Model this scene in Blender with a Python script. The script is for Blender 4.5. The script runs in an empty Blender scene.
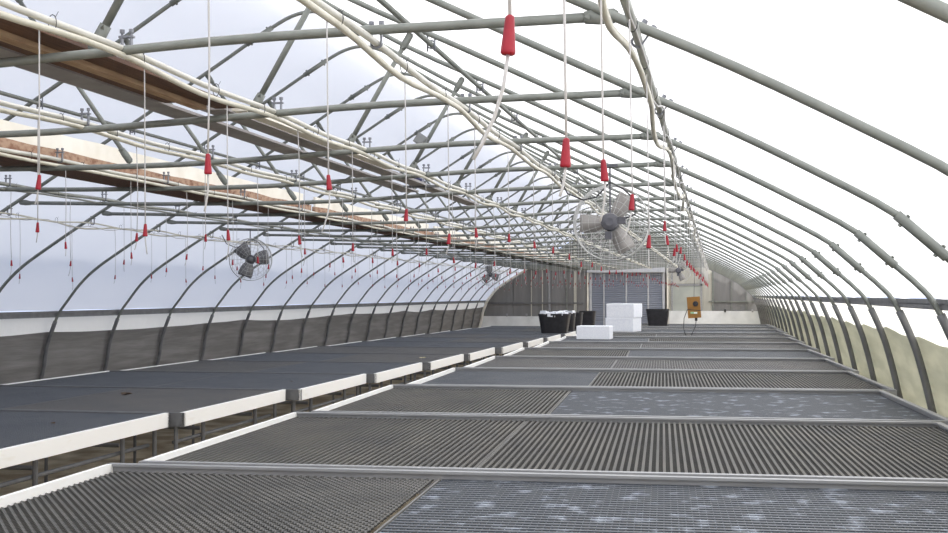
import bpy, math, random
from mathutils import Vector, Matrix
random.seed(7)
sc = bpy.context.scene
col = sc.collection
EQ = 1.0385
EH = 1.55                                   # eye height; profile heights below are given from the eye line

# ------------------------------------------------------------------ camera, sky, sun, exposure
cam_data = bpy.data.cameras.new('camera')
cam_data.sensor_width = 36.0
cam_data.lens = 1200.0 / 948.0 * 36.0
cam_data.clip_start = 0.02
cam_data.clip_end = 300
cam = bpy.data.objects.new('camera', cam_data)
col.objects.link(cam)
cam.matrix_world = Matrix(((0.98027565, 0.00461023, 0.19758135, 0),
                           (0.19763513, -0.02286687, -0.98000891, 0),
                           (0.0, 0.99972789, -0.02332698, EH),
                           (0, 0, 0, 1)))
sc.camera = cam

world = bpy.data.worlds.new('world')
sc.world = world
world.use_nodes = True
bg = world.node_tree.nodes['Background']
bg.inputs[0].default_value = (0.70, 0.79, 1.0, 1)
bg.inputs[1].default_value = 1.18
sun_data = bpy.data.lights.new('sun', 'SUN')
sun_data.energy = 13.0
sun_data.angle = 0.03
sun_data.color = (1.0, 0.975, 0.93)
sun = bpy.data.objects.new('sun', sun_data)
col.objects.link(sun)
sun.rotation_euler = Vector((0.80, -0.12, 0.62)).to_track_quat('Z', 'Y').to_euler()
sun.location = (20, 0, 20)
vs = sc.view_settings
vs.view_transform = 'Standard'
vs.look = 'None'
vs.gamma = 1.0
vs.exposure = 0.0
vs.use_curve_mapping = False
try:
    sc.cycles.use_denoising = True
    sc.cycles.max_bounces = 10
    sc.cycles.diffuse_bounces = 6
    sc.cycles.transmission_bounces = 6
    sc.cycles.transparent_max_bounces = 8
    sc.cycles.sample_clamp_indirect = 6.0
except Exception:
    pass

# ------------------------------------------------------------------ materials
def srgb(r, g, b):
    f = lambda c: (c / 255 / 12.92) if c / 255 <= 0.04045 else ((c / 255 + 0.055) / 1.055) ** 2.4
    return (f(r), f(g), f(b), 1)

def mat(name, rgb, rough=0.6, metal=0.0, rgb2=None, scale=8.0, detail=4.0, lo=0.35, hi=0.7, bump=0.0, bscale=60.0,
        stretch=(1, 1, 1), spec=0.5):
    m = bpy.data.materials.new(name)
    m.use_nodes = True
    nt = m.node_tree
    b = nt.nodes['Principled BSDF']
    b.inputs['Roughness'].default_value = rough
    b.inputs['Metallic'].default_value = metal
    b.inputs['Specular IOR Level'].default_value = spec
    b.inputs['Base Color'].default_value = srgb(*rgb)
    tc = nt.nodes.new('ShaderNodeTexCoord')
    mp = nt.nodes.new('ShaderNodeMapping')
    mp.inputs['Scale'].default_value = stretch
    nt.links.new(tc.outputs['Object'], mp.inputs[0])
    if rgb2:
        n = nt.nodes.new('ShaderNodeTexNoise')
        n.inputs['Scale'].default_value = scale
        n.inputs['Detail'].default_value = detail
        r = nt.nodes.new('ShaderNodeValToRGB')
        r.color_ramp.elements[0].position = lo
        r.color_ramp.elements[1].position = hi
        r.color_ramp.elements[0].color = srgb(*rgb)
        r.color_ramp.elements[1].color = srgb(*rgb2)
        nt.links.new(mp.outputs[0], n.inputs['Vector'])
        nt.links.new(n.outputs['Fac'], r.inputs[0])
        nt.links.new(r.outputs[0], b.inputs['Base Color'])
    if bump:
        n2 = nt.nodes.new('ShaderNodeTexNoise')
        n2.inputs['Scale'].default_value = bscale
        n2.inputs['Detail'].default_value = 3
        bp = nt.nodes.new('ShaderNodeBump')
        bp.inputs['Strength'].default_value = bump
        bp.inputs['Distance'].default_value = 0.02
        nt.links.new(mp.outputs[0], n2.inputs['Vector'])
        nt.links.new(n2.outputs['Fac'], bp.inputs['Height'])
        nt.links.new(bp.outputs[0], b.inputs['Normal'])
    return m

def film_mat(name, rgb, trans, rgb2=None, scale=3.0, bump=0.25, stretch=(1, 1, 1)):
    """thin plastic sheet or net: part diffuse, part translucent"""
    m = bpy.data.materials.new(name)
    m.use_nodes = True
    nt = m.node_tree
    nt.nodes.remove(nt.nodes['Principled BSDF'])
    out = nt.nodes['Material Output']
    d = nt.nodes.new('ShaderNodeBsdfDiffuse')
    t = nt.nodes.new('ShaderNodeBsdfTranslucent')
    mix = nt.nodes.new('ShaderNodeMixShader')
    mix.inputs[0].default_value = trans
    d.inputs[0].default_value = srgb(*rgb)
    t.inputs[0].default_value = srgb(*rgb)
    tc = nt.nodes.new('ShaderNodeTexCoord')
    mp = nt.nodes.new('ShaderNodeMapping')
    mp.inputs['Scale'].default_value = stretch
    nt.links.new(tc.outputs['Object'], mp.inputs[0])
    n = nt.nodes.new('ShaderNodeTexNoise')
    n.inputs['Scale'].default_value = scale
    n.inputs['Detail'].default_value = 4
    nt.links.new(mp.outputs[0], n.inputs['Vector'])
    if rgb2:
        r = nt.nodes.new('ShaderNodeValToRGB')
        r.color_ramp.elements[0].position = 0.4
        r.color_ramp.elements[1].position = 0.68
        r.color_ramp.elements[0].color = srgb(*rgb)
        r.color_ramp.elements[1].color = srgb(*rgb2)
        nt.links.new(n.outputs['Fac'], r.inputs[0])
        nt.links.new(r.outputs[0], d.inputs[0])
        nt.links.new(r.outputs[0], t.inputs[0])
    bp = nt.nodes.new('ShaderNodeBump')
    bp.inputs['Strength'].default_value = bump
    bp.inputs['Distance'].default_value = 0.05
    nt.links.new(n.outputs['Fac'], bp.inputs['Height'])
    nt.links.new(bp.outputs[0], d.inputs['Normal'])
    nt.links.new(d.outputs[0], mix.inputs[1])
    nt.links.new(t.outputs[0], mix.inputs[2])
    nt.links.new(mix.outputs[0], out.inputs[0])
    return m

M = {}
M['film'] = film_mat('poly_film', (240, 240, 242), 0.5, bump=0.3, scale=1.6, stretch=(1, 0.5, 1))
M['curtain'] = film_mat('white_curtain', (247, 244, 236), 0.35, bump=0.3, scale=4)
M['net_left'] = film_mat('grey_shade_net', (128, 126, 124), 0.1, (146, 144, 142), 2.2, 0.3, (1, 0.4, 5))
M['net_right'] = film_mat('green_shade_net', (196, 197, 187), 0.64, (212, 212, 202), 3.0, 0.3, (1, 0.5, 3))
M['gable'] = film_mat('gable_sheet', (128, 127, 126), 0.12, (138, 137, 136), 1.8, 0.4, (3, 1, 0.3))
M['gable_light'] = film_mat('gable_clear_sheet', (196, 194, 184), 0.3, (215, 212, 200), 2.0, 0.3, (3, 1, 0.3))
M['steel'] = mat('galvanized_steel', (112, 116, 110), 0.5, 0.15, (130, 133, 127), 14, lo=0.3, hi=0.75, stretch=(1, 1, 1))
M['steel_dark'] = mat('dull_steel', (98, 99, 101), 0.55, 0.15, (114, 115, 116), 10)
M['alu'] = mat('aluminium_rim', (142, 143, 145), 0.5, 0.15, (156, 157, 158), 6, stretch=(0.6, 6, 6))
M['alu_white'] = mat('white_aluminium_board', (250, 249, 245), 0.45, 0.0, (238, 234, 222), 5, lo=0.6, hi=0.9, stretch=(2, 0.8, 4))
M['mesh_x'] = mat('expanded_metal', (118, 117, 114), 0.55, 0.1, (96, 96, 95), 3.0)
M['mesh_r'] = mat('bar_mesh', (98, 96, 90), 0.7, 0.0, (80, 80, 79), 2.6, stretch=(1, 0.5, 1), spec=0.25)
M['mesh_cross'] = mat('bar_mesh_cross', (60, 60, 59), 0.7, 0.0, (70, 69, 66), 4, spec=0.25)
M['mesh_g'] = mat('fine_wire_mesh', (74, 79, 86), 0.55, 0.1, (86, 90, 95), 2.4)
M['mesh_w'] = mat('fine_wire_mesh_glints', (74, 79, 86), 0.55, 0.1, (146, 154, 166), 11.0, 9.0, 0.56, 0.70, stretch=(0.8, 0.75, 1))  # pale blotches painted in for the glints of wet mesh
M['mesh_b'] = mat('fine_wire_mesh_dusty', (96, 94, 91), 0.55, 0.1, (82, 83, 84), 1.4)
M['pvc'] = mat('cream_hose', (206, 202, 186), 0.4, 0.0, (188, 184, 166), 9, stretch=(1, 1, 1))
M['pipe_white'] = mat('white_pipe', (204, 202, 192), 0.38, 0.1, (184, 182, 172), 6)
M['pipe_grey'] = mat('grey_pipe', (132, 134, 126), 0.45, 0.2, (152, 153, 145), 8)
M['tube'] = mat('drop_tube', (186, 184, 182), 0.5)
M['red'] = mat('red_weight', (152, 10, 36), 0.5, 0.0, (136, 8, 30), 30)
M['tie'] = mat('black_tie', (40, 40, 42), 0.5)
M['bolt'] = mat('zinc_bolt', (122, 124, 130), 0.4, 0.4)
M['wood_dark'] = mat('dark_wood', (104, 74, 56), 0.75, 0.0, (78, 54, 42), 7, stretch=(8, 0.6, 8), bump=0.2)
M['wood_light'] = mat('raw_wood', (178, 150, 118), 0.75, 0.0, (150, 118, 90), 9, stretch=(6, 0.8, 6), bump=0.2)
M['plywood'] = mat('weathered_plywood', (176, 146, 122), 0.8, 0.0, (132, 94, 72), 9, 6, 0.42, 0.66, stretch=(1, 1.6, 3), bump=0.3)
M['white_board'] = mat('white_board', (240, 236, 224), 0.6, 0.0, (226, 220, 204), 4)
M['zinc'] = mat('zinc_channel', (150, 146, 144), 0.5, 0.25, (130, 124, 122), 6)
M['fan_grey'] = mat('fan_blade_grey', (172, 168, 164), 0.5, 0.2, (158, 154, 150), 8)
M['fan_dark'] = mat('fan_blade_dark', (120, 120, 122), 0.5, 0.2, (106, 106, 108), 8)
M['fan_wire'] = mat('fan_guard_wire', (196, 196, 194), 0.4, 0.4)
M['motor'] = mat('fan_motor', (92, 92, 98), 0.5, 0.2, (78, 78, 84), 20)
M['black'] = mat('black_plastic', (34, 33, 36), 0.45, 0.0, (46, 45, 48), 12)
M['navy'] = mat('navy_paint', (38, 42, 84), 0.4)
M['foam'] = mat('white_foam', (240, 242, 246), 0.85, 0.0, (228, 231, 238), 40, bump=0.15, bscale=150)
M['door_slat'] = mat('roller_slat', (128, 134, 148), 0.5, 0.2, (140, 146, 158), 5, stretch=(0.4, 1, 3))
M['door_grey'] = mat('grey_green_door', (168, 172, 164), 0.6, 0.0, (156, 160, 154), 3)
M['hood'] = mat('door_hood', (186, 188, 192), 0.5, 0.1, (170, 172, 178), 6)
M['knee'] = mat('knee_wall_white', (226, 228, 228), 0.6, 0.0, (206, 208, 208), 2.5)
M['yellow'] = mat('ochre_box', (152, 108, 44), 0.55, 0.0, (138, 96, 38), 10)
M['label_green'] = mat('label_green', (150, 186, 140), 0.5)
M['paper'] = mat('label_white', (236, 236, 226), 0.6)
M['leaf'] = mat('dry_leaf', (96, 70, 44), 0.8, 0.0, (60, 46, 32), 40)
M['straw'] = mat('pale_leaf', (206, 196, 160), 0.8)
M['ground'] = mat('dirt_floor', (140, 124, 100), 0.9, 0.0, (206, 192, 164), 2.2, 6, 0.4, 0.72, bump=0.5, bscale=22)
M['plate_grey'] = mat('grey_plate', (126, 128, 128), 0.5, 0.2)  # plain grey of the small control plate

# ------------------------------------------------------------------ mesh helpers
class MB:
    def __init__(self):
        self.v = []; self.f = []; self.m = []
    def add(self, vs, fs, mi=0):
        o = len(self.v)
        self.v += [tuple(v) for v in vs]
        self.f += [tuple(i + o for i in f) for f in fs]
        self.m += [mi] * len(fs)
        return self
    def box(self, c, s, rz=0.0, mi=0, R=None):
        cx, cy, cz = c; hx, hy, hz = s[0] / 2, s[1] / 2, s[2] / 2
        pts = []
        ca, sa = math.cos(rz), math.sin(rz)
        for x, y, z in ((-1, -1, -1), (1, -1, -1), (1, 1, -1), (-1, 1, -1), (-1, -1, 1), (1, -1, 1), (1, 1, 1), (-1, 1, 1)):
            p = Vector((x * hx, y * hy, z * hz))
            if R is not None:
                p = R @ p
            pts.append((cx + p.x * ca - p.y * sa, cy + p.x * sa + p.y * ca, cz + p.z))
        return self.add(pts, ((0, 3, 2, 1), (4, 5, 6, 7), (0, 1, 5, 4), (1, 2, 6, 5), (2, 3, 7, 6), (3, 0, 4, 7)), mi)
    def ebox(self, c, s):
        """box of the end wall, sized about the eye line"""
        return self.box((c[0] * EQ, c[1], EH + (c[2] - EH) * EQ), (s[0] * EQ, s[1], s[2] * EQ))
    def beam(self, a, b, w, h, mi=0):
        """box along a->b, width w sideways, height h"""
        a = Vector(a); b = Vector(b); d = (b - a).normalized()
        up = Vector((0, 0, 1)) if abs(d.z) < 0.95 else Vector((0, 1, 0))
        s = d.cross(up).normalized(); u = s.cross(d)
        pts = [p + s * i * w / 2 + u * j * h / 2 for p in (a, b) for i, j in ((-1, -1), (1, -1), (1, 1), (-1, 1))]
        return self.add(pts, ((3, 2, 1, 0), (4, 5, 6, 7), (0, 1, 5, 4), (1, 2, 6, 5), (2, 3, 7, 6), (3, 0, 4, 7)), mi)
    def tube(self, pts, r, n=8, cap=True, mi=0, closed=False):
        P = [Vector(p) for p in pts]; N = len(P)
        rr = r if isinstance(r, (list, tuple)) else [r] * N
        T = []
        for i in range(N):
            if closed:
                t = P[(i + 1) % N] - P[i - 1]
            else:
                t = P[min(i + 1, N - 1)] - P[max(i - 1, 0)]
            T.append(t.normalized() if t.length > 1e-9 else Vector((0, 0, 1)))
        ref = Vector((0, 0, 1)) if abs(T[0].z) < 0.9 else Vector((1, 0, 0))
        vs, fs = [], []
        nrm = (ref - T[0] * ref.dot(T[0])).normalized()
        for i in range(N):
            nrm = nrm - T[i] * nrm.dot(T[i])
            nrm = nrm.normalized() if nrm.length > 1e-6 else T[i].orthogonal().normalized()
            bi = T[i].cross(nrm)
            for k in range(n):
                a = 2 * math.pi * k / n
                vs.append(P[i] + (nrm * math.cos(a) + bi * math.sin(a)) * rr[i])
        seg = N if closed else N - 1
        for i in range(seg):
            j = (i + 1) % N
            for k in range(n):
                fs.append((i * n + k, i * n + (k + 1) % n, j * n + (k + 1) % n, j * n + k))
        if cap and not closed:
            fs.append(tuple(range(n - 1, -1, -1)))
            fs.append(tuple((N - 1) * n + k for k in range(n)))
        return self.add(vs, fs, mi)
    def lathe(self, prof, n=12, c=(0, 0, 0), axis='z', mi=0):
        vs, fs = [], []
        for r, h in prof:
            for k in range(n):
                a = 2 * math.pi * k / n
                x, y = r * math.cos(a), r * math.sin(a)
                p = (x, y, h) if axis == 'z' else (x, h, y)
                vs.append((p[0] + c[0], p[1] + c[1], p[2] + c[2]))
        for i in range(len(prof) - 1):
            for k in range(n):
                q = (i * n + k, i * n + (k + 1) % n, (i + 1) * n + (k + 1) % n, (i + 1) * n + k)
                fs.append(q if axis == 'z' else q[::-1])
        fs.append(tuple(range(n - 1, -1, -1)) if axis == 'z' else tuple(range(n)))
        e = (len(prof) - 1) * n
        fs.append(tuple(e + k for k in range(n)) if axis == 'z' else tuple(e + k for k in range(n - 1, -1, -1)))
        return self.add(vs, fs, mi)
    def mesh(self, name, mats, smooth=False):
        me = bpy.data.meshes.new(name)
        me.from_pydata(self.v, [], self.f)
        mats = mats if isinstance(mats, (list, tuple)) else [mats]
        for m in mats:
            me.materials.append(M[m])
        if len(mats) > 1:
            me.polygons.foreach_set('material_index', self.m)
        if smooth:
            me.polygons.foreach_set('use_smooth', [True] * len(me.polygons))
        me.update()
        return me

def link(name, me, parent=None, loc=(0, 0, 0), rot=(0, 0, 0)):
    o = bpy.data.objects.new(name, me)
    col.objects.link(o)
    if parent:
        o.parent = parent
    o.location = loc
    o.rotation_euler = rot
    return o

def part(name, mb, m, parent, loc=(0, 0, 0), smooth=False, label=None):
    o = link(name, mb.mesh(name, m, smooth), parent, loc)
    if label:
        o['label'] = label
    return o

def tag(o, label, cat, group=None):
    o['label'] = label
    o['category'] = cat
    if group:
        o['group'] = group
    return o

def thing(name, label, cat, loc=(0, 0, 0), group=None, rot=(0, 0, 0)):
    return tag(link(name, None, None, loc, rot), label, cat, group)

def struct(name, mb, m, smooth=False, label=None):
    o = link(name, mb.mesh(name, m, smooth))
    o['kind'] = 'structure'
    if label:
        o['label'] = label
    return o

def stuff(o):
    o['kind'] = 'stuff'
    return o

ORD = ['nearest', 'second', 'third', 'fourth', 'fifth', 'sixth', 'seventh', 'eighth', 'ninth', 'tenth', 'eleventh',
       'twelfth', 'thirteenth', 'fourteenth', 'fifteenth', 'sixteenth', 'seventeenth', 'eighteenth', 'nineteenth', 'twentieth']
def nth(i):
    return 'nearest the camera' if i == 0 else ORD[i] + ' from the camera'

def catmull(pts, k=4):
    out = []
    P = [Vector((p[0], p[1])) for p in pts]
    for i in range(len(P) - 1):
        p0 = P[i - 1] if i else P[0] * 2 - P[1]
        p1, p2 = P[i], P[i + 1]
        p3 = P[i + 2] if i + 2 < len(P) else P[-1] * 2 - P[-2]
        for j in range(k):
            t = j / k
            out.append(0.5 * ((2 * p1) + (p2 - p0) * t + (2 * p0 - 5 * p1 + 4 * p2 - p3) * t * t + (3 * p1 - p0 - 3 * p2 + p3) * t ** 3))
    out.append(P[-1])
    return [(p.x, p.y) for p in out]

# ------------------------------------------------------------------ greenhouse profile (x, height from the eye line)
PROFILE = [(-8.58, -1.55), (-8.41, -1.0), (-8.36, -0.69), (-8.28, -0.45), (-8.19, -0.24), (-8.07, -0.08), (-7.90, 0.13),
           (-7.70, 0.31), (-7.45, 0.48), (-6.92, 0.81), (-6.5, 1.06), (-5.5, 1.66), (-4.7, 2.15), (-4.35, 2.37), (-4.1, 2.52),
           (-3.9, 2.62), (-3.7, 2.655), (-3.48, 2.60), (-3.2, 2.42), (-2.4, 1.96), (-1.58, 1.57), (-0.98, 1.28), (-0.41, 1.005),
           (0.05, 0.79), (0.5, 0.555), (0.82, 0.37), (1.04, 0.17), (1.16, 0.06), (1.26, -0.06), (1.38, -0.33), (1.445, -0.55),
           (1.5, -0.79), (1.56, -1.1), (1.60, -1.55)]
FINE = catmull(PROFILE, 4)
NP = len(PROFILE)
I_PL = 4 * 4          # index of the left side rail in FINE
I_PR = 28 * 4         # index of the right side rail
def outward(d):
    out = []
    for i, (x, z) in enumerate(FINE):
        a = FINE[max(0, i - 1)]; b = FINE[min(len(FINE) - 1, i + 1)]
        tx, tz = b[0] - a[0], b[1] - a[1]
        L = math.hypot(tx, tz)
        out.append((x - tz / L * d, z + tx / L * d))
    return out
def arch_z(x):
    best = min(((abs(p[0] - x), p[1]) for p in FINE[8:-8]), key=lambda t: t[0])
    return best[1]
S = 1.62
def YN(n):
    return 5.82 + S * (n - 2)
N0, N1 = -2, 25
YEND = YN(25) + 0.12
YFRONT = YN(N0) - 0.2

# ------------------------------------------------------------------ setting: floor, film, side walls
mb = MB()
mb.add([(-12, -6, 0), (6, -6, 0), (6, 50, 0), (-12, 50, 0), (-12, -6, -0.2), (6, -6, -0.2), (6, 50, -0.2), (-12, 50, -0.2)],
       ((0, 1, 2, 3), (7, 6, 5, 4), (0, 4, 5, 1), (1, 5, 6, 2), (2, 6, 7, 3), (3, 7, 4, 0)))
struct('floor', mb, 'ground', label='brown dirt floor showing under the left benches')

def sheet(i0, i1, base, bulge, y0, y1, ysub=6, wob=None):
    """strip of film along the house between profile indices i0..i1, puffing out between the arches"""
    mb = MB()
    off = outward(base); off2 = outward(base + bulge)
    ys = []
    n = N0
    yy = [y0]
    k = N0 - 1
    while YN(k) < y1 + S:
        for j in range(ysub):
            y = YN(k) + S * j / ysub
            if y0 < y < y1:
                yy.append(y)
        k += 1
    yy.append(y1)
    W = i1 - i0 + 1
    for y in yy:
        ph = ((y - YN(0)) / S) % 1.0
        t = math.sin(math.pi * ph) ** 0.8
        for i in range(i0, i1 + 1):
            a, b = off[i], off2[i]
            mb.v.append((a[0] + (b[0] - a[0]) * t, y, a[1] + (b[1] - a[1]) * t + EH))
    for r in range(len(yy) - 1):
        for i in range(W - 1):
            mb.f.append((r * W + i, (r + 1) * W + i, (r + 1) * W + i + 1, r * W + i + 1))
            mb.m.append(0)
    return mb
struct('ceiling', sheet(I_PL, I_PR, 0.058, 0.03, YFRONT, YEND), 'film', True, 'milky plastic film stretched over the arches')

def rail_and_panels(side):
    """white curtain strip plus one shade net panel per bay, as children of the side wall"""
    if side == 'left':
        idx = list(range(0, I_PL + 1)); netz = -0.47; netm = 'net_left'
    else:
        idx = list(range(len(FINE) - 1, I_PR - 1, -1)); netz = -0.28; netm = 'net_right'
    off = outward(0.058)
    prof = [off[i] for i in idx]                      # floor -> rail
    wall = MB()
    for y in (YFRONT, YEND):
        for x, z in prof:
            s = -0.035 if side == 'left' else 0.035
            wall.v.append((x + s, y, z + EH))
    L = len(prof)
    for i in range(L - 1):
        wall.f.append((i, i + 1, L + i + 1, L + i)); wall.m.append(0)
    w = struct('wall_' + side, wall, 'curtain', True,
               'white roll-up plastic side curtain along the %s side' % side)
    def at(z):
        for a, b in zip(prof, prof[1:]):
            if a[1] <= z <= b[1]:
                t = (z - a[1]) / (b[1] - a[1])
                return a[0] + (b[0] - a[0]) * t
        return prof[-1][0]
    n = N0 if side == 'right' else 3
    tops = {k: random.uniform(-0.035, 0.03) for k in range(N0, N1 + 2)}
    for n in range(n, N1):
        y0, y1 = YN(n) - 0.004, YN(n + 1) + 0.004
        pmb = MB()
        C, R = 8, 8
        a, b = tops[n], tops[n + 1]
        thick = 0.004 if side == 'left' else -0.004
        for layer in (0, 1):
            for c in range(C + 1):
                u = c / C
                top = netz + a * (1 - u) + b * u - 0.03 * math.sin(math.pi * u) * (1 if side == 'right' else 0.3)
                for r in range(R + 1):
                    z = -1.54 + (top + 1.54) * r / R
                    x = at(z) + (0.012 if side == 'left' else -0.012) * math.sin((y0 + (y1 - y0) * u) * 2 * math.pi / S * 2) * 0.5 + layer * thick
                    pmb.v.append((x, y0 + (y1 - y0) * u, z + EH))
        W = R + 1; H = (C + 1) * W
        for c in range(C):
            for r in range(R):
                q = (c * W + r, (c + 1) * W + r, (c + 1) * W + r + 1, c * W + r + 1)
                pmb.f.append(q); pmb.m.append(0)
                pmb.f.append(tuple(H + k for k in q[::-1])); pmb.m.append(0)
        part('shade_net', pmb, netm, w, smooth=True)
    return w
rail_and_panels('left')
rail_and_panels('right')

# gable behind the camera: film on the same outline
mb = MB()
off = outward(0.03)
mb.add([(x, YFRONT, z + EH) for x, z in off], [tuple(range(len(off)))])
struct('wall_front', mb, 'film', label='milky film gable behind the camera')

# ------------------------------------------------------------------ end wall at the far gable
YW = YEND + 0.02
def gable_poly(x0, x1, zb, mbk, y=YW, th=0.03, inset=0.0):
    """slab between x0..x1 from height zb up to the roof outline"""
    top = [(p[0], p[1] - inset) for p in FINE if x0 < p[0] < x1 and p[1] > zb]
    def zr(x):
        for a, b in zip(FINE, FINE[1:]):
            if a[0] <= x <= b[0] and b[0] > a[0]:
                return a[1] + (b[1] - a[1]) * (x - a[0]) / (b[0] - a[0]) - inset
        return zb
    z0, z1 = max(zr(x0), zb), max(zr(x1), zb)
    ring = [(x0, zb), (x1, zb), (x1, z1)] + top[::-1] + [(x0, z0)]
    n = len(ring)
    vs = [(x, y, z + EH) for x, z in ring] + [(x, y + th, z + EH) for x, z in ring]
    fs = [tuple(range(n)), tuple(range(2 * n - 1, n - 1, -1))]
    fs += [((i + 1) % n, i, n + i, n + (i + 1) % n) for i in range(n)]
    mbk.add(vs, fs)
    return mbk
mb = MB()
gable_poly(-8.5, 1.58, -1.55, mb, y=YW + 0.12, th=0.04)
wb = struct('wall_back', mb, 'gable', label='grey gable wall closing the far end of the greenhouse')
# sheets, each hung between posts
for x0, x1, m_ in ((-8.35, -7.0, 'gable'), (-6.98, -6.35, 'gable'), (-6.33, -5.75, 'gable'), (-5.66, -5.1, 'gable'), (-5.08, -4.42, 'gable'),
                   (-1.66, -1.48, 'gable_light'), (-0.48, -0.14, 'gable_light'), (-0.12, 0.5, 'gable'), (0.52, 1.48, 'gable')):
    part('wall_panel', gable_poly(max(x0 * EQ, -8.4), min(x1 * EQ, 1.5), -1.5, MB(), y=YW + 0.02, th=0.02, inset=0.05), m_, wb)
part('upper_panel', MB().ebox((-2.45, YW + 0.03, EH + 1.33), (3.9, 0.03, 0.5)), 'gable', wb)
for x, w, m_ in ((-8.0, 0.05, 'steel'), (-6.34, 0.03, 'gable_light'), (-5.95, 0.03, 'gable_light'), (-5.7, 0.07, 'alu'), (-5.1, 0.04, 'steel'),
                 (-4.80, 0.09, 'gable_light'), (-4.36, 0.06, 'white_board'), (-1.62, 0.05, 'white_board'), (-0.1, 0.06, 'steel'), (0.51, 0.03, 'steel'), (1.0, 0.03, 'steel')):
    z = min(arch_z(x * EQ) - 0.05, 2.0) / EQ
    part('post', MB().ebox((x, YW, EH + (z - 1.55) / 2), (w, 0.05, z + 1.55)), m_, wb)
part('cross_rail', MB().ebox((-6.35, YW - 0.02, EH - 0.3), (3.7, 0.04, 0.045)), 'steel_dark', wb)
part('cross_rail', MB().ebox((0.55, YW - 0.02, EH - 0.24), (1.6, 0.04, 0.045)), 'steel', wb)
part('cross_rail', MB().ebox((-5.4, YW - 0.02, EH + 0.92), (2.0, 0.04, 0.045)), 'steel', wb)
part('knee_wall', MB().ebox((-6.35, YW - 0.05, EH - 1.16), (3.9, 0.06, 0.80)), 'knee', wb, label='white base board of the end wall on the left')
part('knee_wall', MB().ebox((-0.05, YW - 0.05, EH - 1.06), (3.05, 0.06, 1.0)), 'knee', wb, label='white base board of the end wall on the right')
for x in (-7.2, -6.5, -0.9, 0.3, 1.2):
    part('vent_plug', MB().ebox((x, YW - 0.09, EH - (0.72 if x < -2 else 0.55)), (0.06, 0.05, 0.10)), 'tie' if x == 0.3 else 'alu', wb)

tm = MB()
arc = [p for p in FINE if p[0] < -6.0 and p[1] > -1.5]
for y_ in (YEND - 0.30, YEND - 0.02):
    for k_ in (0.03, -0.03):
        oo = outward(k_)
        tm.v += [(oo[i][0], y_, oo[i][1] + EH) for i, p in enumerate(FINE) if p[0] < -6.0 and p[1] > -1.5]
La = len(arc)
for i in range(La - 1):
    for a_, b_ in ((0, 1), (1, 3), (3, 2), (2, 0)):
        tm.f.append((a_ * La + i, a_ * La + i + 1, b_ * La + i + 1, b_ * La + i)); tm.m.append(0)
struct('trim_1', tm, 'curtain', True, 'white plastic strip along the last arch on the left')
d1 = struct('door_1', MB().ebox((-3.01, YW + 0.03, EH - 0.42), (2.44, 0.03, 2.26)), 'door_slat', label='blue grey roller shutter door in the end wall')
sl = MB().add([(-1.2, 0, -0.036), (1.2, 0, -0.036), (1.2, -0.018, -0.012), (-1.2, -0.018, -0.012), (1.2, -0.018, 0.02), (-1.2, -0.018, 0.02), (1.2, 0, 0.036), (-1.2, 0, 0.036)],
              ((0, 1, 2, 3), (3, 2, 4, 5), (5, 4, 6, 7), (0, 3, 5, 7), (1, 6, 4, 2))).mesh('slat', 'door_slat')
for k in range(30):
    link('slat', sl, d1, (-3.01 * EQ, YW + 0.01, EH + (-1.5 + k * 0.076) * EQ), (0, 0, 0)).scale = (EQ, 1, EQ)
part('roller_hood', MB().ebox((-3.03, YW - 0.14, EH + 0.93), (2.66, 0.32, 0.36)).ebox((-3.03, YW - 0.31, EH + 0.80), (2.66, 0.03, 0.08)), 'hood', d1)
for x in (-3.80, -3.03, -2.28):
    part('guide_rail', MB().ebox((x, YW - 0.03, EH - 0.42), (0.05, 0.03, 2.3)), 'hood', d1)
for x in (-4.26, -1.76):
    part('door_jamb', MB().ebox((x, YW - 0.02, EH - 0.4), (0.08, 0.07, 2.3)), 'hood', d1)
d2 = struct('door_2', MB().ebox((-0.98, YW - 0.0, EH - 0.63), (0.92, 0.05, 1.84)), 'door_grey', label='grey green hinged door right of the roller shutter')
part('door_frame', MB().ebox((-1.47, YW - 0.02, EH - 0.4), (0.06, 0.08, 2.3)).ebox((-0.49, YW - 0.02, EH - 0.4), (0.06, 0.08, 2.3))
     .ebox((-0.98, YW - 0.02, EH + 0.33), (1.04, 0.08, 0.06)), 'alu', d2)
part('transom', MB().ebox((-0.98, YW, EH + 0.72), (0.92, 0.04, 0.7)), 'gable_light', d2)
part('door_handle', MB().ebox((-0.6, YW - 0.05, EH - 0.55), (0.03, 0.06, 0.12)), 'tie', d2)

# ------------------------------------------------------------------ side rails and roof purlins
def long_rail(name, x, z, mbf, m_, label, y0=YFRONT + 0.1, y1=YEND - 0.05):
    t = thing(name, label, 'rail', (x, y0, 0))
    mbf(t, y1 - y0, z)
    return t
def rl(w, h):
    def f(t, L, z):
        part('rail_bar', MB().box((0, L / 2, EH + z + h * 0.28), (w, L, h * 0.44)).box((0, L / 2, EH + z - h * 0.28), (w, L, h * 0.44))
             .box((0, L / 2, EH + z), (w * 0.5, L, h * 0.3)), 'steel_dark', t)
    return f
long_rail('side_rail', -8.235, -0.25, rl(0.03, 0.08), 'steel_dark', 'long dark steel rail along the left side wall above the grey nets')
long_rail('side_rail', 1.303, -0.06, rl(0.03, 0.065), 'steel_dark', 'long dark steel rail along the right side wall above the green nets')
def pur(r):
    def f(t, L, z):
        part('purlin_pipe', MB().tube([(0, 0, EH + z), (0, L, EH + z)], r, 8), 'steel', t, smooth=True)
    return f
long_rail('roof_purlin', -1.78, 1.60, pur(0.017), 'steel', 'thin grey roof purlin running along the bright right roof slope')
long_rail('roof_purlin', -5.52, 1.59, pur(0.017), 'steel', 'thin grey roof purlin running along the shaded left roof slope')

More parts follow.
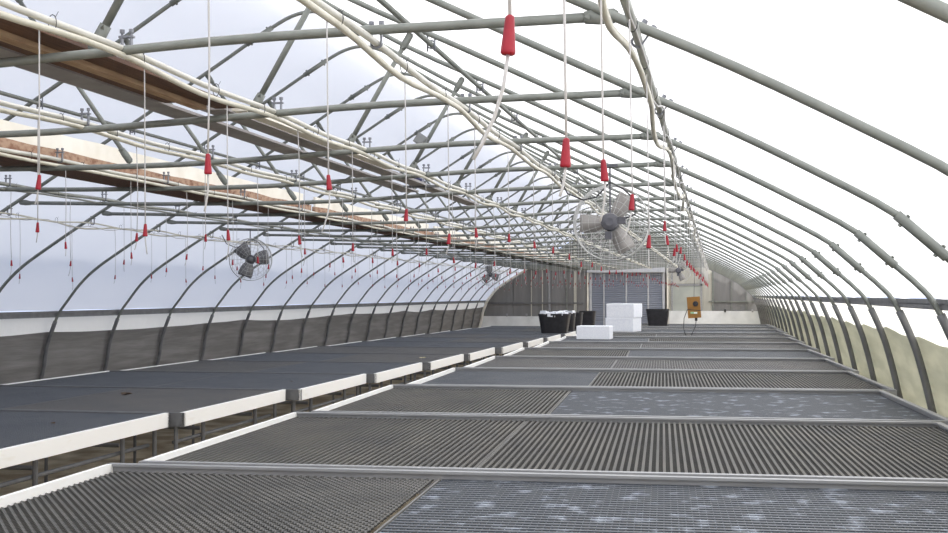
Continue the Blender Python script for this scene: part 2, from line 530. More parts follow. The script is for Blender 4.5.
# ------------------------------------------------------------------ truss arches
PX, PZ = -3.5, 0
arch_pts = [(x, 0, z + EH) for x, z in catmull(PROFILE, 3)]
me_arch = MB().tube(arch_pts, 0.0185, 8).mesh('arch_pipe', 'steel', True)
CH = [(-6.62, 0.90), (-5.2, 0.868), (-3.8, 0.862), (-3.06, 0.885), (-2.3, 0.925), (-1.6, 0.958), (-0.43, 0.975)]
def chord_z(x):
    for a, b in zip(CH, CH[1:]):
        if a[0] <= x <= b[0]:
            return a[1] + (b[1] - a[1]) * (x - a[0]) / (b[0] - a[0])
    return 0.95
def flat_end(mb, p, d, r):
    """pinched flat tip on a tube end at p, pointing along d"""
    d = Vector(d).normalized(); s = Vector((0, 1, 0)); u = d.cross(s).normalized()
    p = Vector(p)
    vs = []
    for t, w, h in ((-0.02, r, r), (0.03, 0.006, r * 1.45), (0.085, 0.005, r * 1.4), (0.10, 0.004, r * 0.8)):
        c = p + d * t
        vs += [c + s * w + u * h, c - s * w + u * h, c - s * w - u * h, c + s * w - u * h]
    fs = [(0, 1, 2, 3)]
    for i in range(3):
        for k in range(4):
            a, b = i * 4 + k, i * 4 + (k + 1) % 4
            fs.append((a, a + 4, b + 4, b))
    fs.append((15, 14, 13, 12))
    mb.add(vs, fs)
cp = [(x, 0, z + EH) for x, z in catmull(CH, 3)]
cmb = MB().tube(cp, 0.0185, 8)
flat_end(cmb, cp[-1], (1, 0, 0.02), 0.0185)
flat_end(cmb, cp[0], (-1, 0, 0.1), 0.0185)
me_chord = cmb.mesh('chord', 'steel', True)
def web(a, b):
    A = Vector((a[0], 0.03, a[1] + EH)); B = Vector((b[0], 0.03, b[1] + EH))
    m = MB().tube([A, B], 0.0165, 8)
    flat_end(m, B, B - A, 0.0165); flat_end(m, A, A - B, 0.0165)
    return m.mesh('web', 'steel', True)
me_w1 = web((-2.31, 1.02), (-1.97, 1.60))
me_w2 = web((-3.93, 0.97), (-4.72, 2.04))
def splice(x0, x1):
    m = MB()
    a = Vector((x0, 0, arch_z(x0) + EH)); b = Vector((x1, 0, arch_z(x1) + EH))
    m.tube([a, b], 0.0255, 8)
    d = (b - a).normalized(); u = Vector((-d.z, 0, d.x))
    for t in (0.15, 0.85):
        c = a.lerp(b, t)
        m.tube([c - u * 0.032, c + u * 0.032], 0.006, 6)
        m.tube([c + u * 0.026, c + u * 0.034], 0.010, 6)
        m.tube([c - u * 0.034, c - u * 0.026], 0.010, 6)
    return m.mesh('splice', 'steel', True)
me_s1 = splice(0.82, 1.04)
me_s2 = splice(-4.35, -4.1)
me_foot = [MB().box((fx, 0, 0.03), (0.14, 0.12, 0.06)).mesh('foot_plate', 'steel_dark') for fx in (-8.58, 1.6)]
post_l = [(x, 0, z + EH) for x, z in FINE[:I_PL - 1]]
post_r = [(x, 0, z + EH) for x, z in FINE[I_PR + 1:]]
me_post = [MB().tube(q, 0.027, 8).mesh('ground_post', 'steel_dark', True) for q in (post_l, post_r)]
me_ub = []
for (x, z) in ((-1.78, 1.60), (-5.52, 1.59)):
    bmb = MB()
    bmb.tube([(x + 0.026 * math.cos(a), 0.0, EH + z + 0.026 * math.sin(a)) for a in [i * math.pi / 4 for i in range(8)]], 0.006, 5, closed=True)
    for s in (-1, 1):
        bmb.tube([(x + s * 0.024, 0, EH + z - 0.045), (x + s * 0.024, 0, EH + z + 0.06)], 0.006, 6)
    me_ub.append(bmb.mesh('purlin_clamp', 'bolt', True))
for n in range(0, N1 + 1):
    i = n - 1
    if n <= 0:
        lab = 'grey steel roof arch just above and behind the top edge of the picture'
    elif n <= 16:
        lab = 'grey tubular steel roof arch with cross chord, %s' % nth(i)
    elif n == N1:
        lab = 'grey tubular steel roof arch standing against the far end wall'
    else:
        lab = 'small distant grey steel roof arch in the closely packed rows before the end wall'
    t = thing('truss_arch', lab, 'roof arch', (0, YN(n), 0), 'steel truss arches of the greenhouse')
    link('arch_pipe', me_arch, t); link('chord', me_chord, t); link('web', me_w1, t); link('web', me_w2, t)
    link('splice', me_s1, t); link('splice', me_s2, t); link('purlin_clamp', me_ub[0], t); link('purlin_clamp', me_ub[1], t)
    link('foot_plate', me_foot[0], t); link('foot_plate', me_foot[1], t)
    link('ground_post', me_post[0], t); link('ground_post', me_post[1], t)

# ------------------------------------------------------------------ irrigation lines hung under the chords
LINES = [  # key, x, height of the carrying pipe, y0, pipe, wave, words, first drops
    ('D', -0.265, 0.898, 0.6, 'pipe_grey', 0.035, 'rightmost hose line on the right roof shoulder', [1.46, 2.03, 2.72, 3.68, 4.62, 6.05, 6.3, 7.5, 7.9]),
    ('C', -1.22, 0.925, 1.0, 'pipe_white', 0.016, 'second hose line from the right', [2.74, 3.67, 4.66, 5.45, 6.08]),
    ('A', -2.215, 0.938, 1.5, 'pipe_white', 0.010, 'hose line beside the upper brown planks', [3.63, 4.39, 5.21]),
    ('B', -3.30, 0.915, 3.0, 'pipe_white', 0.007, 'middle hose line left of the upper planks', [5.40, 6.44, 7.40]),
    ('P', -4.40, 0.922, 4.5, 'pipe_white', 0.008, 'hose line along the long lower brown plank', [7.55, 8.5]),
    ('E', -5.83, 0.925, 6.0, 'pipe_grey', 0.010, 'grey hose line second from the left', [9.15, 10.1]),
    ('F', -6.85, 0.80, 8.0, 'pvc', 0.028, 'leftmost hose line on the left roof shoulder', [10.9, 11.9, 12.85]),
]
me_tie = MB().tube([(0.0155 * math.cos(a), 0, -0.0125 + 0.0285 * math.sin(a)) for a in [i * math.pi / 6 for i in range(12)]], 0.0017, 4, closed=True) \
    .tube([(0.012, 0, 0.008), (0.02, 0.004, 0.026)], 0.001, 4).mesh('zip_tie', 'tie')
cl = MB()
for s in (-1, 1):
    cl.box((s * 0.019, 0, 0.018), (0.006, 0.016, 0.062))
    cl.tube([(s * 0.019, 0, 0.045), (s * 0.019, 0, 0.074)], 0.0055, 6)
    cl.tube([(s * 0.019, 0, 0.062), (s * 0.019, 0, 0.076)], 0.0105, 6)
cl.tube([(0.02 * math.cos(a), 0, -0.008 + 0.014 * math.sin(a)) for a in [math.pi + i * math.pi / 6 for i in range(7)]], 0.005, 5)
cl.box((0, 0, 0.047), (0.06, 0.02, 0.008))
me_clamp = cl.mesh('clamp', 'bolt')

# one drop: thin tube, red tapered weight, short tail (origin at the weight's top)
def tube_mesh(L, bow):
    m = MB()
    m.tube([(-0.013 * L * (1 - t) ** 1 + bow * math.sin(math.pi * t), 0, L * (1 - t)) for t in (0, 0.25, 0.5, 0.75, 1)], 0.0026, 5)
    return m
me_weight = MB().lathe([(0.003, 0.004), (0.0056, 0.002), (0.0060, -0.002), (0.0094, -0.040), (0.0096, -0.044), (0.008, -0.046)], 10).mesh('weight', 'red', True)
me_tail = {}
for k, (dx, dy, L) in enumerate(((-0.035, 0.02, 0.13), (-0.008, 0.0, 0.05), (0.004, 0.01, 0.07), (-0.016, 0.01, 0.09))):
    me_tail[k] = MB().tube([(dx * t * t, dy * t, -0.046 - L * t) for t in (0, 0.3, 0.6, 0.85, 1)], 0.0026, 5).mesh('tail', 'tube', True)
me_tube = {}

for key, x, z, y0, pm, wave, words, first in LINES:
    t = thing('irrigation_line', {'D': 'grey pipe with tangled hose, rightmost line under the right roof shoulder',
                                  'C': 'cream hose strapped to white pipe, second line from the right',
                                  'A': 'cream hose strapped to white pipe beside the upper brown planks',
                                  'B': 'cream hose strapped to white pipe, middle line left of the upper planks',
                                  'P': 'cream hose strapped to white pipe along the lower brown plank',
                                  'E': 'grey pipe line, second from the left side',
                                  'F': 'thin sagging cream hose line on the left roof shoulder'}[key], 'pipe', (x, y0, EH + z))
    y1 = YEND - 0.6
    L = y1 - y0
    rp = {'D': 0.0165, 'F': 0.0085, 'E': 0.0165}.get(key, 0.0135)
    rh = {'D': 0.0125, 'F': 0.0085, 'E': 0.009}.get(key, 0.0125)
    rnd = random.Random(key)
    def sag(y, amp, seed):
        ph = ((y - YN(0)) / S) % 1.0
        return -amp * math.sin(math.pi * ph) ** 2
    n_pts = int(L / 0.2)
    ys = [L * i / n_pts for i in range(n_pts + 1)]
    pipe = [(0, y, (sag(y + y0, 0.012, 0) if key != 'F' else sag(y + y0, 0.03, 0))) for y in ys]
    part('carrier_pipe', MB().tube(pipe, rp, 8), pm, t, smooth=True)
    hose = []
    ph1, ph2 = rnd.uniform(0, 6), rnd.uniform(0, 6)
    for i, y in enumerate(ys):
        w1 = math.sin(y * 2 * math.pi / S * 1.0 + ph1) + 0.6 * math.sin(y * 3.1 + ph2)
        w2 = math.sin(y * 2.3 + ph2)
        hx = (-0.024 if key == 'D' else 0.004) + wave * 0.6 * w2
        hz = -(rp + rh) - 0.002 - max(0, wave * (0.7 + 0.7 * w1)) + sag(y + y0, 0.012, 0)
        hose.append((hx, y, hz))
    part('hose', MB().tube(hose, rh, 8), 'pipe_grey' if key == 'E' else 'pvc', t, smooth=True)
    if key in 'DF':
        w = [(0.012 * math.sin(y * 5 + 1) + 0.015, y, -0.03 - 0.03 * (0.5 + 0.5 * math.sin(y * 2.9 + 2)) - 0.02 * math.sin(y * 7)) for y in ys]
        part('signal_wire', MB().tube(w, 0.004, 5), 'tube', t, smooth=True)
    yv = 14.0 if key != 'F' else 18.0
    y = y0 + 0.35
    while y < yv:
        o = link('zip_tie', me_tie, t, (0.002, y - y0, 0))
        if key == 'E':
            o.scale = (0.9, 1, 0.9)
        y += rnd.uniform(0.55, 0.85)
    for n in range(0, 17):
        if y0 + 0.1 < YN(n) and YN(n) < 24:
            o = link('clamp', me_clamp, t, (0, YN(n) + 0.035 - y0, 0.004))
            if key == 'D':
                o.location.z -= 0.01
                o.rotation_euler = (0, math.radians(35), 0)
    # drops
    ys = list(first)
    while ys[-1] + 0.97 < 40.4:
        ys.append(ys[-1] + 0.97 + rnd.uniform(-0.06, 0.06))
    for i, y in enumerate(ys):
        zt = z - (rp + 2 * rh) - wave * 0.4
        zw = rnd.uniform(0.27, 0.37)
        if key == 'F':
            zw = rnd.uniform(0.16, 0.26)
        known = {('D', 0): 0.345, ('D', 1): 0.255, ('D', 2): 0.295, ('D', 3): 0.31, ('D', 4): 0.215, ('D', 5): 0.36, ('D', 6): 0.30, ('C', 0): 0.335, ('C', 1): 0.375, ('C', 2): 0.345, ('A', 0): 0.40, ('A', 1): 0.275,
                 ('A', 2): 0.295, ('B', 0): 0.36, ('B', 1): 0.355, ('B', 2): 0.40}
        zw = known.get((key, i), zw)
        Lq = round((zt - zw) / 0.02) * 0.02
        zw = zt - Lq
        bow = rnd.choice((0.0, 0.0, 0.006, -0.006))
        kk = (Lq, bow)
        if kk not in me_tube:
            me_tube[kk] = tube_mesh(Lq, bow).mesh('drop_tube', 'tube', True)
        if i < 16:
            lab = 'red weighted drop tube, %s on the %s' % (ORD[i], words)
        else:
            lab = 'tiny far red tipped drop tube on the %s' % words
        d = thing('drop_tube', lab, 'drop tube', (x + (0.016 if key == 'D' else 0.004), y, EH + zw), 'red weighted drop tubes hanging from the hose lines')
        d.rotation_euler = (0, 0, rnd.uniform(-0.6, 0.6))
        link('tube', me_tube[kk], d)
        ww = link('weight', me_weight, d)
        ww.rotation_euler = (rnd.uniform(-0.05, 0.05), rnd.uniform(-0.12, 0.12), 0)
        link('tail', me_tail[0 if (key, i) in (('D', 0), ('C', 1)) else rnd.choice((1, 1, 2, 3))], ww)

# ------------------------------------------------------------------ wooden planks and channel carried by the chords
def plank(name, x0, x1, z0, z1, y0, y1, m_, label, cat='plank', jag=0.0):
    mb = MB()
    n = max(1, int((y1 - y0) / 0.4))
    for i in range(n + 1):
        y = y0 + (y1 - y0) * i / n - y0
        j0 = random.uniform(-jag, jag); j1 = random.uniform(-jag, jag)
        mb.v += [(x0 + j0, y, EH + z0), (x1, y, EH + z0), (x1, y, EH + z1 + j1), (x0 + j0, y, EH + z1 + j1)]
    for i in range(n):
        for k in range(4):
            a, b = i * 4 + k, i * 4 + (k + 1) % 4
            mb.f.append((b, a, a + 4, b + 4)); mb.m.append(0)
    mb.f += [(0, 1, 2, 3), tuple(4 * n + k for k in (3, 2, 1, 0))]; mb.m += [0, 0]
    o = link(name, mb.mesh(name, m_), None, (0, y0, 0))
    return tag(o, label, cat)
plank('wooden_plank', -2.60, -2.475, 0.985, 1.005, 0.6, 5.95, 'wood_dark', 'dark brown plank lying on the chords beside the upper hose line')
plank('wooden_batten', -2.665, -2.605, 0.965, 1.005, 0.6, 5.85, 'wood_light', 'pale raw wooden batten between the two upper brown planks')
plank('wooden_plank', -2.79, -2.67, 0.99, 1.02, 0.6, 5.75, 'wood_dark', 'narrow dark brown plank left of the pale upper batten')
plank('metal_channel', -2.97, -2.80, 0.985, 1.0, 0.6, 11.2, 'zinc', 'flat grey metal channel along the left of the upper planks', 'channel')
plank('metal_channel', -2.52, -2.44, 0.975, 0.995, 5.98, 9.0, 'white_board', 'pale strip continuing where the upper brown plank ends', 'channel')
plank('metal_channel', -2.70, -2.56, 0.985, 1.005, 5.98, 13.0, 'zinc', 'narrow grey channel behind the pale strip under the roof', 'channel')
for ya, yb, wds in ((4.0, 13.0, 'near length'), (13.02, 19.0, 'middle length'), (19.02, 24.0, 'third length'), (24.02, 41.6, 'last length by the end wall')):
    plank('wooden_plank', -4.87, -4.435, 0.893, 0.92, ya, yb, 'wood_dark', 'dark brown trough plank under the lower hose line, %s' % wds)
    plank('plywood_strip', -4.50, -4.475, 0.921, 1.0, ya, yb - 0.1, 'plywood', 'mottled plywood edge strip above the lower hose line, %s' % wds, jag=0.01)
    plank('white_board', -4.56, -4.535, 0.921, 1.13, ya + 0.2, yb - 0.2, 'white_board', 'cream white upright board above the lower plank, %s' % wds, 'board', jag=0.006)
plank('wooden_batten', -4.98, -4.76, 1.135, 1.16, 4.4, 8.6, 'wood_light', 'short raw wood offcut lying behind the lower trough')

# curtain drive parts near the centre
g = thing('gear_motor', 'dark blue gear motor with grey drum hanging among the middle chords', 'motor', (-2.66, YN(5) - 0.12, EH + 1.02))
part('gearbox', MB().box((0, 0, 0), (0.12, 0.10, 0.06)).box((0, 0, 0.04), (0.05, 0.06, 0.03)), 'navy', g)
part('drum', MB().lathe([(0.025, -0.12), (0.036, -0.11), (0.036, 0.02), (0.025, 0.03)], 12, (0.13, 0, 0.05), 'y'), 'motor', g, smooth=True)
part('bracket', MB().box((0.05, 0, -0.04), (0.34, 0.04, 0.02)), 'steel_dark', g)
b = link('control_plate', MB().box((0, 0, 0), (0.09, 0.04, 0.085), R=Matrix.Rotation(math.radians(35), 3, 'Y')).box((0, -0.03, 0), (0.065, 0.02, 0.06), R=Matrix.Rotation(math.radians(35), 3, 'Y')).mesh('control_plate', 'plate_grey'), None, (-2.24, YN(4) - 0.035, EH + 1.20))
tag(b, 'small grey square plate fixed to a diagonal strut under the ridge', 'plate')

# ------------------------------------------------------------------ circulation fans
FR = 0.285
def make_fan(label, n, x, z, yaw=0.0, toward=True, spin=0.0, blade='fan_grey', wide=1.0):
    y = YN(n)
    t = thing('circulation_fan', label, 'fan', (x, y, EH + z), 'circulation fans hung from the chords', (0, 0, yaw))
    s = 1 if toward else -1
    fy = 0.14 * s
    for nm, yy in (('guard_front', fy - 0.07), ('guard_back', fy + 0.07)):
        m = MB()
        for R in (0.07, 0.12, 0.17, 0.22, 0.26):
            m.tube([(R * math.cos(a), yy + (0.05 if nm == 'guard_back' else -0.05) * (1 - R / FR), R * math.sin(a)) for a in [i * math.pi / 16 for i in range(32)]], 0.0014, 4, closed=True)
        for i in range(20):
            a = i * math.pi / 10
            dd = 0.05 if nm == 'guard_back' else -0.05
            m.tube([(0.06 * math.cos(a), yy + dd * 0.8, 0.06 * math.sin(a)), (0.16 * math.cos(a), yy + dd * 0.5, 0.16 * math.sin(a)), (FR * math.cos(a), yy, FR * math.sin(a))], 0.0014, 4)
        part(nm, m, 'fan_wire', t)
    m = MB()
    for yy in (fy - 0.07, fy, fy + 0.07):
        m.tube([(FR * math.cos(a), yy, FR * math.sin(a)) for a in [i * math.pi / 20 for i in range(40)]], 0.0045, 5, closed=True)
    part('guard_ring', m, 'fan_wire', t, smooth=True)
    mot = part('motor', MB().lathe([(0.03, -0.11), (0.062, -0.10), (0.068, -0.08), (0.068, 0.06), (0.05, 0.08)], 16, (0, 0.03 * s, 0), 'y')
         .box((0.09, -0.02 * s, 0.01), (0.06, 0.07, 0.05)).box((-0.01, -0.02 * s, -0.10), (0.05, 0.07, 0.06)), 'motor', t, smooth=False)
    hub = part('hub', MB().lathe([(0.02, 0.0), (0.035, 0.01), (0.035, 0.05), (0.02, 0.06)], 12, (0, fy - 0.02, 0), 'y'), 'steel_dark', t, smooth=True)
    for k in range(3):
        a = spin + k * 2 * math.pi / 3
        m = MB()
        prof = []
        for u in range(7):
            r = 0.05 + (0.242 - 0.05) * u / 6
            wd = (0.040, 0.058, 0.066, 0.070, 0.073, 0.075, 0.068)[u] * wide
            tw = math.radians(24 - 8 * u / 6)
            for sgn in (-1, 1):
                px = r; q = wd * sgn
                lx = px * math.cos(a) - q * math.cos(tw) * math.sin(a)
                lz = px * math.sin(a) + q * math.cos(tw) * math.cos(a)
                prof.append(Vector((lx, fy + q * math.sin(tw) * 0.5, lz)))
        n2 = len(prof)
        vs = prof + [p + Vector((0, 0.004, 0)) for p in prof]
        fs = []
        for u in range(6):
            a0 = 2 * u
            fs.append((a0, a0 + 1, a0 + 3, a0 + 2))
            fs.append((n2 + a0 + 2, n2 + a0 + 3, n2 + a0 + 1, n2 + a0))
            fs.append((a0, a0 + 2, n2 + a0 + 2, n2 + a0)); fs.append((a0 + 3, a0 + 1, n2 + a0 + 1, n2 + a0 + 3))
        fs.append((12, 13, n2 + 13, n2 + 12)); fs.append((1, 0, n2, n2 + 1))
        m.add(vs, fs)
        part('blade', m, blade, hub, smooth=True)
    zc = chord_z(x) - z
    part('hanger_rod', MB().tube([(0, 0, 0.05), (0, 0, zc)], 0.007, 6).box((0, 0, zc + 0.0), (0.12, 0.05, 0.02)), 'motor', t)
    part('power_cord', MB().tube([(0.10, -0.04 * s, 0.02), (0.19, -0.06 * s, 0.05), (0.19, -0.05 * s, 0.16), (0.10, -0.03, 0.25), (0.0, -0.02, 0.30), (-0.10, -0.02, 0.19), (-0.2, -0.01, 0.17),
                                 (-0.32, -0.01, 0.22), (-0.38, 0, min(zc, 0.34))], 0.006, 6), 'black', mot, smooth=True)
    return t
make_fan('large three bladed circulation fan with dark motor, nearest of the fans on the right', 4, -0.78, 0.545, 0.0, True, math.radians(180))
make_fan('three bladed fan with round wire guard hanging in front of the left roof slope', 8, -6.27, 0.475, math.radians(25), False, math.radians(130), 'fan_dark', 1.4)
make_fan('smaller distant fan with round guard in front of the end wall door', 16, -0.86, 0.56, 0.0, True, math.radians(175))
make_fan('far fan with wire guard hanging before the left roof slope near the end', 18, -5.98, 0.53, math.radians(20), False, math.radians(100), 'fan_dark', 1.4)

# ------------------------------------------------------------------ bench trays
LEN_M, LEN_L = 2.41, 2.49
def mesh_bars(w, l, px, py, wx, hx, wy, hy, zc):
    """welded mesh: bars along y on top, cross bars along x below"""
    m = MB()
    nx = int(round(w / px)); ny = int(round(l / py))
    for i in range(nx + 1):
        x = w * i / nx
        m.add([(x - wx / 2, 0, hx), (x + wx / 2, 0, hx), (x + wx / 2, l, hx), (x - wx / 2, l, hx), (x - wx / 2, 0, 0), (x + wx / 2, 0, 0), (x + wx / 2, l, 0), (x - wx / 2, l, 0)],
              ((0, 1, 2, 3), (4, 0, 3, 7), (1, 5, 6, 2), (7, 6, 5, 4)), 0)
    for j in range(ny + 1):
        y = l * j / ny
        m.add([(0, y - wy / 2, zc), (w, y - wy / 2, zc), (w, y + wy / 2, zc), (0, y + wy / 2, zc), (0, y - wy / 2, zc - hy), (w, y - wy / 2, zc - hy), (w, y + wy / 2, zc - hy), (0, y + wy / 2, zc - hy)],
              ((0, 1, 2, 3), (4, 5, 1, 0), (3, 2, 6, 7), (7, 6, 5, 4)), 1)
    return m
def mesh_diamond(w, l, px, py):
    """expanded metal: staggered bright bonds joined by thin diagonal strands"""
    m = MB()
    nx = int(w / px); ny = int(round(l / py))
    for j in range(ny + 1):
        y = l * j / ny
        o = 0.5 * px if j % 2 else 0.0
        for i in range(nx):
            x = px * (i + 0.25) + o
            if x > w - px * 0.3:
                continue
            bx, by, h = px * 0.19, 0.0035, 0.0095
            m.add([(x - bx, y - by, h * 0.2), (x + bx, y - by, h * 0.2), (x + bx, y + by, h), (x - bx, y + by, h), (x - bx, y + by, 0), (x + bx, y + by, 0)],
                  ((0, 1, 2, 3), (3, 2, 5, 4), (0, 4, 5, 1), (0, 3, 4), (1, 5, 2)), 0)
            if j < ny:
                for sg in (-1, 1):
                    ax, bx2 = x + sg * bx * 0.7, x + sg * (px * 0.5 - bx * 0.7)
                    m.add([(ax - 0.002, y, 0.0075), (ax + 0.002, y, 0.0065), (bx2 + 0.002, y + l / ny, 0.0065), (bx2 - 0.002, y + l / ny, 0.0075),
                           (ax, y, 0.0), (bx2, y + l / ny, 0.0)], ((0, 1, 2, 3), (1, 4, 5, 2), (4, 0, 3, 5)), 1)  # dark strands fill the gaps in place of the shade below the tray
    return m
WL, WR = 1.52, 2.50           # widths of the two mesh panels of a middle tray
panels = {
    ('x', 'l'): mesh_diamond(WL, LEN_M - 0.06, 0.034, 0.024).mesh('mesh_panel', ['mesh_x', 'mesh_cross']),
    ('r', 'l'): mesh_bars(WL, LEN_M - 0.06, 0.033, 0.03, 0.0135, 0.014, 0.009, 0.005, 0.008).mesh('mesh_panel', ['mesh_r', 'mesh_cross']),
    ('r', 'r'): mesh_bars(WR, LEN_M - 0.06, 0.033, 0.03, 0.0135, 0.014, 0.009, 0.005, 0.008).mesh('mesh_panel', ['mesh_r', 'mesh_cross']),
    ('g', 'l'): mesh_bars(WL, LEN_M - 0.06, 0.026, 0.05, 0.004, 0.006, 0.022, 0.005, 0.0085).mesh('mesh_panel', ['mesh_g', 'mesh_g']),
    ('g', 'r'): mesh_bars(WR, LEN_M - 0.06, 0.026, 0.05, 0.004, 0.006, 0.022, 0.005, 0.0085).mesh('mesh_panel', ['mesh_g', 'mesh_g']),
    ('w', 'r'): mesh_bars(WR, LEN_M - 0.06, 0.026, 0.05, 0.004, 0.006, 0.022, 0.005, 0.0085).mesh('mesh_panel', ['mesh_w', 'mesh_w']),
    ('b', 'l'): mesh_bars(WL, LEN_M - 0.06, 0.03, 0.026, 0.006, 0.009, 0.008, 0.006, 0.0075).mesh('mesh_panel', ['mesh_b', 'mesh_b']),
    ('b', 'r'): mesh_bars(WR, LEN_M - 0.06, 0.03, 0.026, 0.006, 0.009, 0.008, 0.006, 0.0075).mesh('mesh_panel', ['mesh_b', 'mesh_b']),
}
def rim_bar(w, l, h, lip):
    """L shaped extrusion, tall side outside"""
    return MB().box((w / 2, l / 2, -h / 2), (w, l, h))
def leg_mesh(h, r=0.018):
    return MB().tube([(0, 0, 0), (0, 0, h)], r, 8).box((0, 0, 0.01), (0.07, 0.07, 0.02)).mesh('leg', 'steel_dark', False)

zM = EH - 0.78                # rim top of middle trays
hM = 0.10
W_M = WL + WR + 0.08
me_cross_rim = MB().box((W_M / 2, 0.0125, -hM / 2), (W_M, 0.025, hM)).box((W_M / 2, 0.021, -0.005), (W_M - 0.004, 0.038, 0.012)).mesh('rim', 'alu')
me_cross_rim2 = MB().box((W_M / 2, -0.0125, -hM / 2), (W_M, 0.025, hM)).box((W_M / 2, -0.021, -0.005), (W_M - 0.004, 0.038, 0.012)).mesh('rim', 'alu')
me_side_l = MB().box((0.0125, LEN_M / 2, -hM / 2), (0.025, LEN_M - 0.052, hM)).mesh('rim', 'alu_white')  # aluminium whitened for the light its inner face catches; other rims stay grey
me_side_r = MB().box((-0.0125, LEN_M / 2, -hM / 2), (0.025, LEN_M - 0.052, hM)).box((-0.021, LEN_M / 2, -0.005), (0.038, LEN_M - 0.056, 0.012)).mesh('rim', 'alu')
me_joist_m = MB().box((0, LEN_M / 2, 0), (0.04, LEN_M - 0.06, 0.04)).mesh('joist', 'steel_dark')
me_seam = MB().box((0, LEN_M / 2, 0), (0.008, LEN_M - 0.07, 0.010)).mesh('seam_strip', 'mesh_x')
me_leg_m = leg_mesh(zM - hM)
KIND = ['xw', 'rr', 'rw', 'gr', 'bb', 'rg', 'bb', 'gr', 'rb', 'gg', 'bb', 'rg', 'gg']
for j in range(12):
    y0 = 2.70 + 2.47 * j + 0.03
    x0 = -2.66 + random.uniform(-0.02, 0.02)
    kd = KIND[j]
    desc = {'x': 'diamond', 'r': 'ribbed', 'g': 'fine dark', 'b': 'dusty grey', 'w': 'painted glint'}
    lab = 'middle row bench with %s, %s' % (desc[kd[0]] + ' mesh' if kd[0] == kd[1] else desc[kd[0]] + ' and ' + desc[kd[1]] + ' mesh', nth(j))
    t = thing('grow_bench', lab, 'bench', (x0, y0, 0), 'trays of the middle bench row', (0, 0, 0.045 + random.uniform(-0.004, 0.004)))
    link('rim', me_cross_rim, t, (0, 0, zM)); link('rim', me_cross_rim2, t, (0, LEN_M, zM))
    o = link('rim', me_side_l, t, (0, 0, zM)); o['label'] = 'side rim coloured white for the light it faces'
    link('rim', me_side_r, t, (W_M, 0, zM))
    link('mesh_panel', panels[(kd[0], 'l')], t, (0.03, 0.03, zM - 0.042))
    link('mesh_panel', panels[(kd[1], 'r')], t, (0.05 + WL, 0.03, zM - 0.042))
    link('seam_strip', me_seam, t, (0.04 + WL, 0, zM - 0.036))
    for q in range(5):
        link('joist', me_joist_m, t, (0.15 + q * (W_M - 0.3) / 4, 0, zM - 0.075))
    for lx in (0.12, W_M / 2, W_M - 0.12):
        for ly in (0.15, LEN_M - 0.15):
            link('leg', me_leg_m, t, (lx, ly, 0))

zL = EH - 0.985
hL = 0.115
W_L = 3.46
PL = (W_L - 0.08) / 2
for kd in 'gb':
    panels[(kd, 'L')] = mesh_bars(PL, LEN_L - 0.06, 0.028, 0.024, 0.006, 0.008, 0.008, 0.005, 0.0075).mesh('mesh_panel', ['mesh_' + kd] * 2)
me_lrim = MB().box((W_L / 2, 0.0125, -hL / 2), (W_L, 0.025, hL)).mesh('rim', 'steel_dark')
me_lboard = MB().box((-0.0125, LEN_L / 2, -hL / 2), (0.025, LEN_L, hL)).box((-0.021, LEN_L / 2, -0.0045), (0.038, LEN_L - 0.004, 0.012)) \
    .box((-0.021, LEN_L / 2, -hL + 0.0045), (0.038, LEN_L - 0.004, 0.012)).mesh('end_board', 'alu_white')
me_lboard2 = MB().box((0.0125, LEN_L / 2, -hL / 2), (0.025, LEN_L - 0.052, hL)).mesh('end_board', 'alu_white')
me_leg_l = leg_mesh(zL - 0.02, 0.019)
me_leg_thin = leg_mesh(zL - 0.02, 0.014)
me_xbar = MB().tube([(-1.4, 0, 0), (W_L - 1.65, 0, 0)], 0.017, 8).mesh('crossbar', 'steel_dark', True)
me_ybar = MB().tube([(0, 0.1, 0), (0, LEN_L - 0.1, 0)], 0.017, 8).mesh('stretcher', 'steel_dark', True)
me_lseam = MB().box((0, LEN_L / 2, 0), (0.008, LEN_L - 0.06, 0.010)).mesh('seam_strip', 'mesh_b')
KL = ['gg', 'gg', 'gb', 'gg', 'bg', 'gb', 'bb', 'gg', 'gb', 'bg', 'gg', 'gb', 'gg', 'gg']
